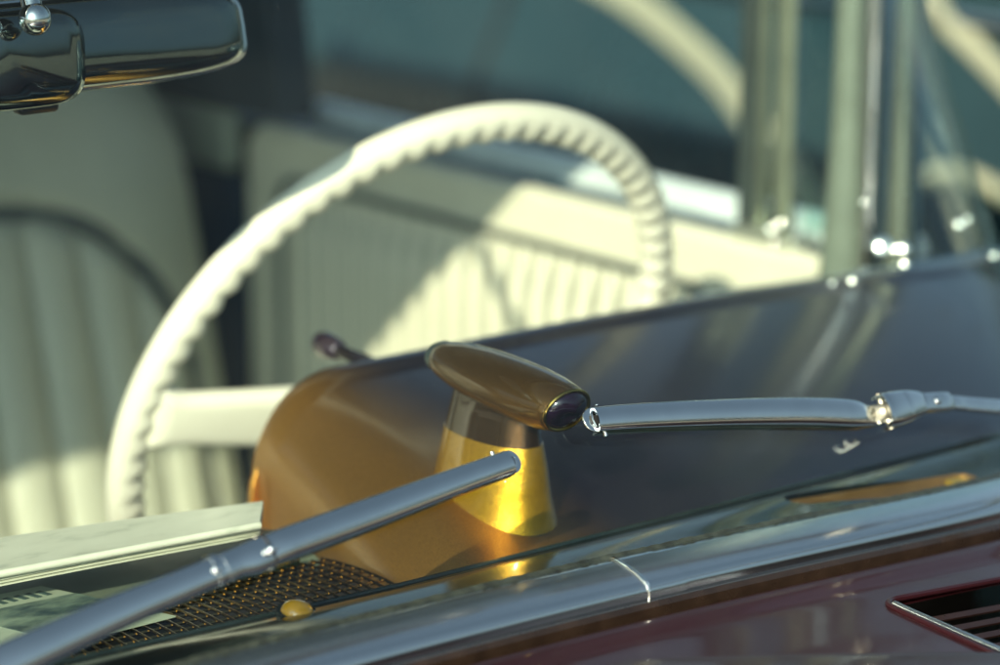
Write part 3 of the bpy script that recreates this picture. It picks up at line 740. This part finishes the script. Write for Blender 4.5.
def wiper(k_arm, k_bracket, k_base, origin):
    f1 = arm_path(k_arm); f2 = arm_path(k_bracket, 8); f3 = arm_path(k_base, 8)
    wp = empty('wiper_arm', f3[-1][0]); wp.parent = car; wp.location = f3[-1][0] - WO[car.name]
    channel(f1, 'arm_channel', m_arm, wp)
    channel(f2, 'hinge_bracket', m_arm, wp, smooth=30)
    channel(f3, 'arm_strap', m_arm, wp)
    # tip: flat rounded tongue, socket and clip pins
    p, T, B, N, hw, hh = f1[0]; out = -T
    ton = [p + out * (hw * .95 * math.cos(a) + .0008) + B * (hw * .97 * math.sin(a)) for a in [math.pi * (k / 12 - .5) for k in range(13)]]
    ton = [p + T * .003 - B * hw * .97] + ton + [p + T * .003 + B * hw * .97]
    tip = obj('blade_socket', MB().loft([[q + N * (hh * .30 - .0012) for q in ton], [q + N * (hh * .30) for q in ton]]), m_arm, wp, bevel=.0003)
    c = p + out * .0012 + N * (hh * .30 - .0005)
    obj('socket_hole', MB().loft([[c + T * x + B * y + N * z for x, y in ((-.0014, -hw * .34), (.005, -hw * .34), (.005, hw * .34), (-.0014, hw * .34))] for z in (-.0012, .0012)]), m_dark, tip, bevel=.0004)
    obj('clip_hook', MB().tube([c + B * hw * .62 + N * .0012, c + B * hw * .2 - T * .0014 + N * .002, c - B * hw * .3 - T * .0010 + N * .0016, c - B * hw * .7 + T * .001 + N * .0004], .00045, 8), m_chrome, tip)
    for s in (-1, 1):
        e = p + T * .006 + B * (s * hw * 1.05) - N * .0005
        obj('clip_pin', MB().tube([e - B * .0012, e + B * s * .0016], .0011, 10), m_chrome, tip)
    # hinge: coil spring and rivets seen in the open mouth of the bracket
    p, T, B, N, hw, hh = f2[0]
    coil = [p - T * .004 + T * (.010 * t) + B * (math.cos(t * 2 * math.pi * 6) * hw * .42) + N * (math.sin(t * 2 * math.pi * 6) * hh * .42 + hh * .1) for t in [k / 140 for k in range(141)]]
    hg = obj('hinge_spring', MB().tube([q - T * .004 for q in coil], .0006, 6), m_spring, wp)
    obj('hinge_pin', MB().tube([p + T * .003 - B * hw * 1.06 - N * hh * .1, p + T * .003 + B * hw * 1.06 - N * hh * .1], .0016, 12), m_spring, hg)
    obj('spring_hook', MB().tube([p - T * .001 + B * (.0030 * math.cos(a) + hw * .1) + N * (.0030 * math.sin(a)) for a in [2 * math.pi * k / 20 for k in range(20)]], .0005, 6, loop=True), m_spring, hg)
    q, T, B, N, hw, hh = f3[4]
    obj('rivet', MB().revolve([(-.001, .0026), (.0006, .0025), (.0012, .0018), (.0014, .0003)], q + N * hh * .93, N, 20), m_chrome, wp, smooth=60)
    return wp
wr = wiper([(593, 421, .008, .0068, .0064), (640, 417.5, .008, .0072, .0068), (720, 414, .009, .0077, .0072), (800, 413, .010, .0082, .0078), (850, 414.5, .011, .0080, .0070), (868, 416.5, .011, .0060, .0050), (887, 415, .0115, .0042, .0036)],
      [(882, 412, .0145, .0098, .0080), (893, 409.5, .0150, .0100, .0074), (909, 405.5, .0150, .0088, .0062), (922, 403.5, .0150, .0066, .0048)],
      [(921, 403, .0155, .0056, .0030), (948, 401.5, .0155, .0056, .0030), (952, 402.5, .0150, .0043, .0022), (1000, 407, .0150, .0045, .0022), (1060, 412, .014, .0045, .003), (1130, 420, .012, .007, .005)], None)
wl = wiper([(508, 463.5, .008, .0064, .0062), (470, 477, .008, .0067, .0066), (400, 503, .009, .0074, .0072), (340, 525, .010, .0079, .0078), (290, 543, .011, .0080, .0080), (268, 551, .011, .0077, .0070)],
      [(269, 551, .013, .0080, .0068), (252, 558, .013, .0082, .0070), (236, 563, .013, .0072, .0066), (222, 569, .013, .0074, .0070)],
      [(224, 568, .013, .0070, .0068), (190, 582, .013, .0072, .0070), (120, 611, .013, .0078, .0074), (40, 647, .013, .0086, .008), (-20, 674, .012, .009, .008), (-90, 704, .011, .010, .009)], None)
pv, nn = glass_at(271, 549.5, .0205)
obj('joint_rivet', MB().ball(pv, .0028, 10), m_chrome, wl, smooth=180)
f = arm_path([(266.5, 551.5, .0128, .0084, .0076), (265, 552.2, .0128, .0084, .0076)], 2)
channel(f, 'joint_gap', m_dark, wl)
# polished band round the left strap
f = arm_path([(217, 570, .013, .0079, .0076), (214, 571.3, .013, .0079, .0076), (211, 572.5, .013, .0079, .0076)], 2)
channel(f, 'strap_band', m_chrome, wl)
for q in (wr, wl):
    pass
tag(wr, 'bare wiper arm on the driver side'); tag(wl, 'bare wiper arm on the passenger side')

# ------------------------------------------------------------------ papers on the dash
def sheet(corners, z, th, seg=20, curl=0):
    a, b, c, d = [Vector(p) for p in corners]
    def fn(u, v):
        p = a.lerp(b, u).lerp(d.lerp(c, u), v); p.z = z + curl * math.sin(math.pi * u) * .5 + curl * (v ** 2); return p
    return MB().slab(fn, seg, seg, (0, 0, -th))
mz = Z - .462
A = at(-90, 609, Z=mz - .012); Bq = at(259, 541, Z=mz - .012); Cq = at(263, 496, Z=mz); Dq = at(-40, 538, Z=mz)
mag = empty('magazine', ((A + Cq) / 2 - Vector((0, 0, .02))))
tag(mag, 'pale open magazine with faint print lying along the passenger dash', 'magazine')
for i in range(4):
    off = Vector((0, -.0004 * i, 0))
    s_ = sheet([A + off, Bq + off * (1 if i else 0), Cq, Dq], mz - .004 - i * .0015, .0007, 16, .001)
    if i == 0: obj('cover', s_, m_page, mag, smooth=60)
    else: obj('page', s_, m_paperp, mag, smooth=60)
mag_sp = obj('rolled_edge', MB().tube([A + Vector((0, -.001, .010)), A.lerp(Bq, .5) + Vector((0, -.001, .0095)), Bq + Vector((0, -.001, .0092))], .0022, 12), m_page, mag)
A = at(-60, 612, Z=LZ + .006); Bq = at(41, 587, Z=LZ + .006); Cq = at(176, 617, Z=LZ + .006); Dq = at(76, 643, Z=LZ + .006); Eq = at(-40, 668, Z=LZ + .006)
A = Bq + (Eq - Dq) * 1.0
pr = obj('photo_print', MB().loft([[p + Vector((0, 0, h)) for p in (Eq, Dq, Cq, Bq, A)] for h in (0, .0006)]), m_photob, smooth=0)
tag(pr, 'greenish black and white photo print lying on the speaker grille', 'photo print')
ex, ey = (Bq - Eq), (Cq - Bq)
o_ = Bq
def inpl(s, t, h=.0009): return Bq + (A - Bq) * s + (Cq - Bq) * t + Vector((0, 0, h))
obj('printed_picture', MB().loft([[inpl(s, t, h) for s, t in ((-.0, .26), (1.05, .26), (1.05, .86), (-.0, .90))] for h in (.0006, .0009)]), m_photo, pr, smooth=0)
lt = MB()
# the caption is out of focus in the photograph: a slanted line of heavy strokes
for k in range(9):
    s0 = .12 + k * .10; hgt = .10 + .03 * rnd.random()
    lt.loft([[inpl(s, t, h) for s, t in ((s0, .09), (s0 + .055, .09 + .01), (s0 + .062, .09 + hgt), (s0 + .012, .085 + hgt))] for h in (.0007, .0010)])
obj('caption_strokes', lt, m_ink, pr, smooth=0)
A = at(150, 640, Z=LZ + .004); Bq = at(60, 634, Z=LZ + .004)
C1 = at(96, 634, Z=LZ + .003); C2 = at(168, 624, Z=LZ + .003); C3 = at(150, 610, Z=LZ + .003); C4 = at(110, 612, Z=LZ + .003)

# ------------------------------------------------------------------ neighbouring car
nx = 2.62
nc = empty('neighbour_car', (nx + .9, 3.2, 0))
tag(nc, 'dark teal parked car with pale sweeping side trim beyond the driver door', 'parked car')
def nside(u, v):
    Y = .2 + 5.2 * u; z = .22 + .80 * v
    b = .09 * math.sin(math.pi * min(1, v * 1.0)) + .03 * math.exp(-((v - .72) / .1) ** 2)
    ends = .35 * (max(0, abs(u - .5) - .38) / .12) ** 2
    return Vector((nx - b + ends, Y, z))
mb = MB()
def nbody(sgn):
    pass
rings = []
for i in range(61):
    u = i / 60; L_ = [nside(u, j / 20) for j in range(21)]; ctr = nx + .9
    R_ = [Vector((2 * ctr - p.x, p.y, p.z)) for p in L_[::-1]]
    topz = 1.02 + (.0 if u < .25 or u > .8 else .0)
    rings.append(L_ + [Vector((ctr, L_[0].y, topz + .06))] + R_)
wcy = [1.25, 4.35]
ct = MB()
for y in wcy: ct.revolve([(-.3, .38), (.32, .38)], (nx, y, .36), (1, 0, 0), 40)
obj('body', MB().loft(rings), m_neigh, nc, smooth=50, cut=ct)
for y in wcy:
    wh = obj('wheel', MB().revolve([(0, .18), (-.01, .30), (.0, .33), (.03, .345), (.17, .345), (.2, .33), (.2, .18)], (nx + .02, y, .345), (1, 0, 0), 40), m_tyre, nc, smooth=40)
    obj('whitewall', MB().revolve([(-.014, .22), (-.018, .25), (-.014, .285), (.0, .285), (.0, .22)], (nx + .02, y, .345), (1, 0, 0), 40), m_neigh_cream, wh)
    obj('hubcap', MB().revolve([(.0, .19), (-.02, .17), (-.04, .10), (-.045, .01)], (nx + .02, y, .345), (1, 0, 0), 40), m_chrome, wh, smooth=180)
def onside(px, py):
    X = nx - .1
    for _ in range(8):
        p = at(px, py, X=X); X = nside((p.y - .2) / 5.2, max(0, min(1, (p.z - .22) / .80))).x
    return at(px, py, X=X)
def ribbon(pts, w, name, mt):
    rr = []
    for i, p in enumerate(pts):
        T = (pts[min(i + 1, len(pts) - 1)] - pts[max(i - 1, 0)]); T.x = 0; T.normalize(); S = Vector((0, -T.z, T.y))
        v = (p.z - .22) / .80; X = nside((p.y - .2) / 5.2, v).x - .004
        rr.append([Vector((X + dx, p.y, p.z)) + S * s * w for dx, s in ((0, -1), (-.008, -.9), (-.012, 0), (-.008, .9), (0, 1), (.01, 0))])
    return obj(name, MB().loft(rr), mt, nc, smooth=50)
ribbon([Vector(q) for q in spline([tuple(onside(px, py)) for px, py in ((560, -40), (622, -8), (680, 36), (735, 92), (790, 168), (830, 240))], 8)], .022, 'side_trim', m_neigh_cream)
ribbon([Vector(q) for q in spline([tuple(onside(px, py)) for px, py in ((900, -30), (940, 10), (1000, 70), (1060, 140))], 8)], .014, 'side_trim', m_neigh_cream)
ribbon([Vector(q) for q in spline([tuple(onside(px, py)) for px, py in ((925, 182), (950, 170), (980, 178), (1015, 200), (1050, 230))], 8)], .010, 'fender_molding', m_neigh_cream)
ribbon([Vector((0, y, .985)) for y in xs_between(.5, 5.0, 40)], .012, 'belt_molding', m_chrome)
rf = MB()
def nroof(u, v):
    y = 2.0 + 2.4 * u; z = 1.0 + .42 * math.sin(math.pi * u) ** .45; s = 2 * v - 1
    return Vector((nx + .9 + s * (.80 - .16 * math.sin(math.pi * u)), y, z - .05 * s * s))
obj('roof', MB().slab(nroof, 30, 14, (0, 0, -.03)), m_neigh, nc, smooth=60)
obj('side_window', MB().box((nx + .14, 2.5, 1.03), (nx + .15, 3.95, 1.32)), m_side, nc)

# door seam and handle on the neighbouring car
def seam(px0, w):
    c_ = onside(px0, 60).y; rr = []
    for i in range(25):
        z = .32 + .64 * i / 24; X = nside((c_ - .2) / 5.2, (z - .22) / .80).x
        rr.append([Vector((X - .002, c_ - w, z)), Vector((X - .002, c_ + w, z)), Vector((X + .02, c_ + w, z)), Vector((X + .02, c_ - w, z))])
    return MB().loft(rr)
obj('door_seam', seam(484, .007), m_dark, nc)
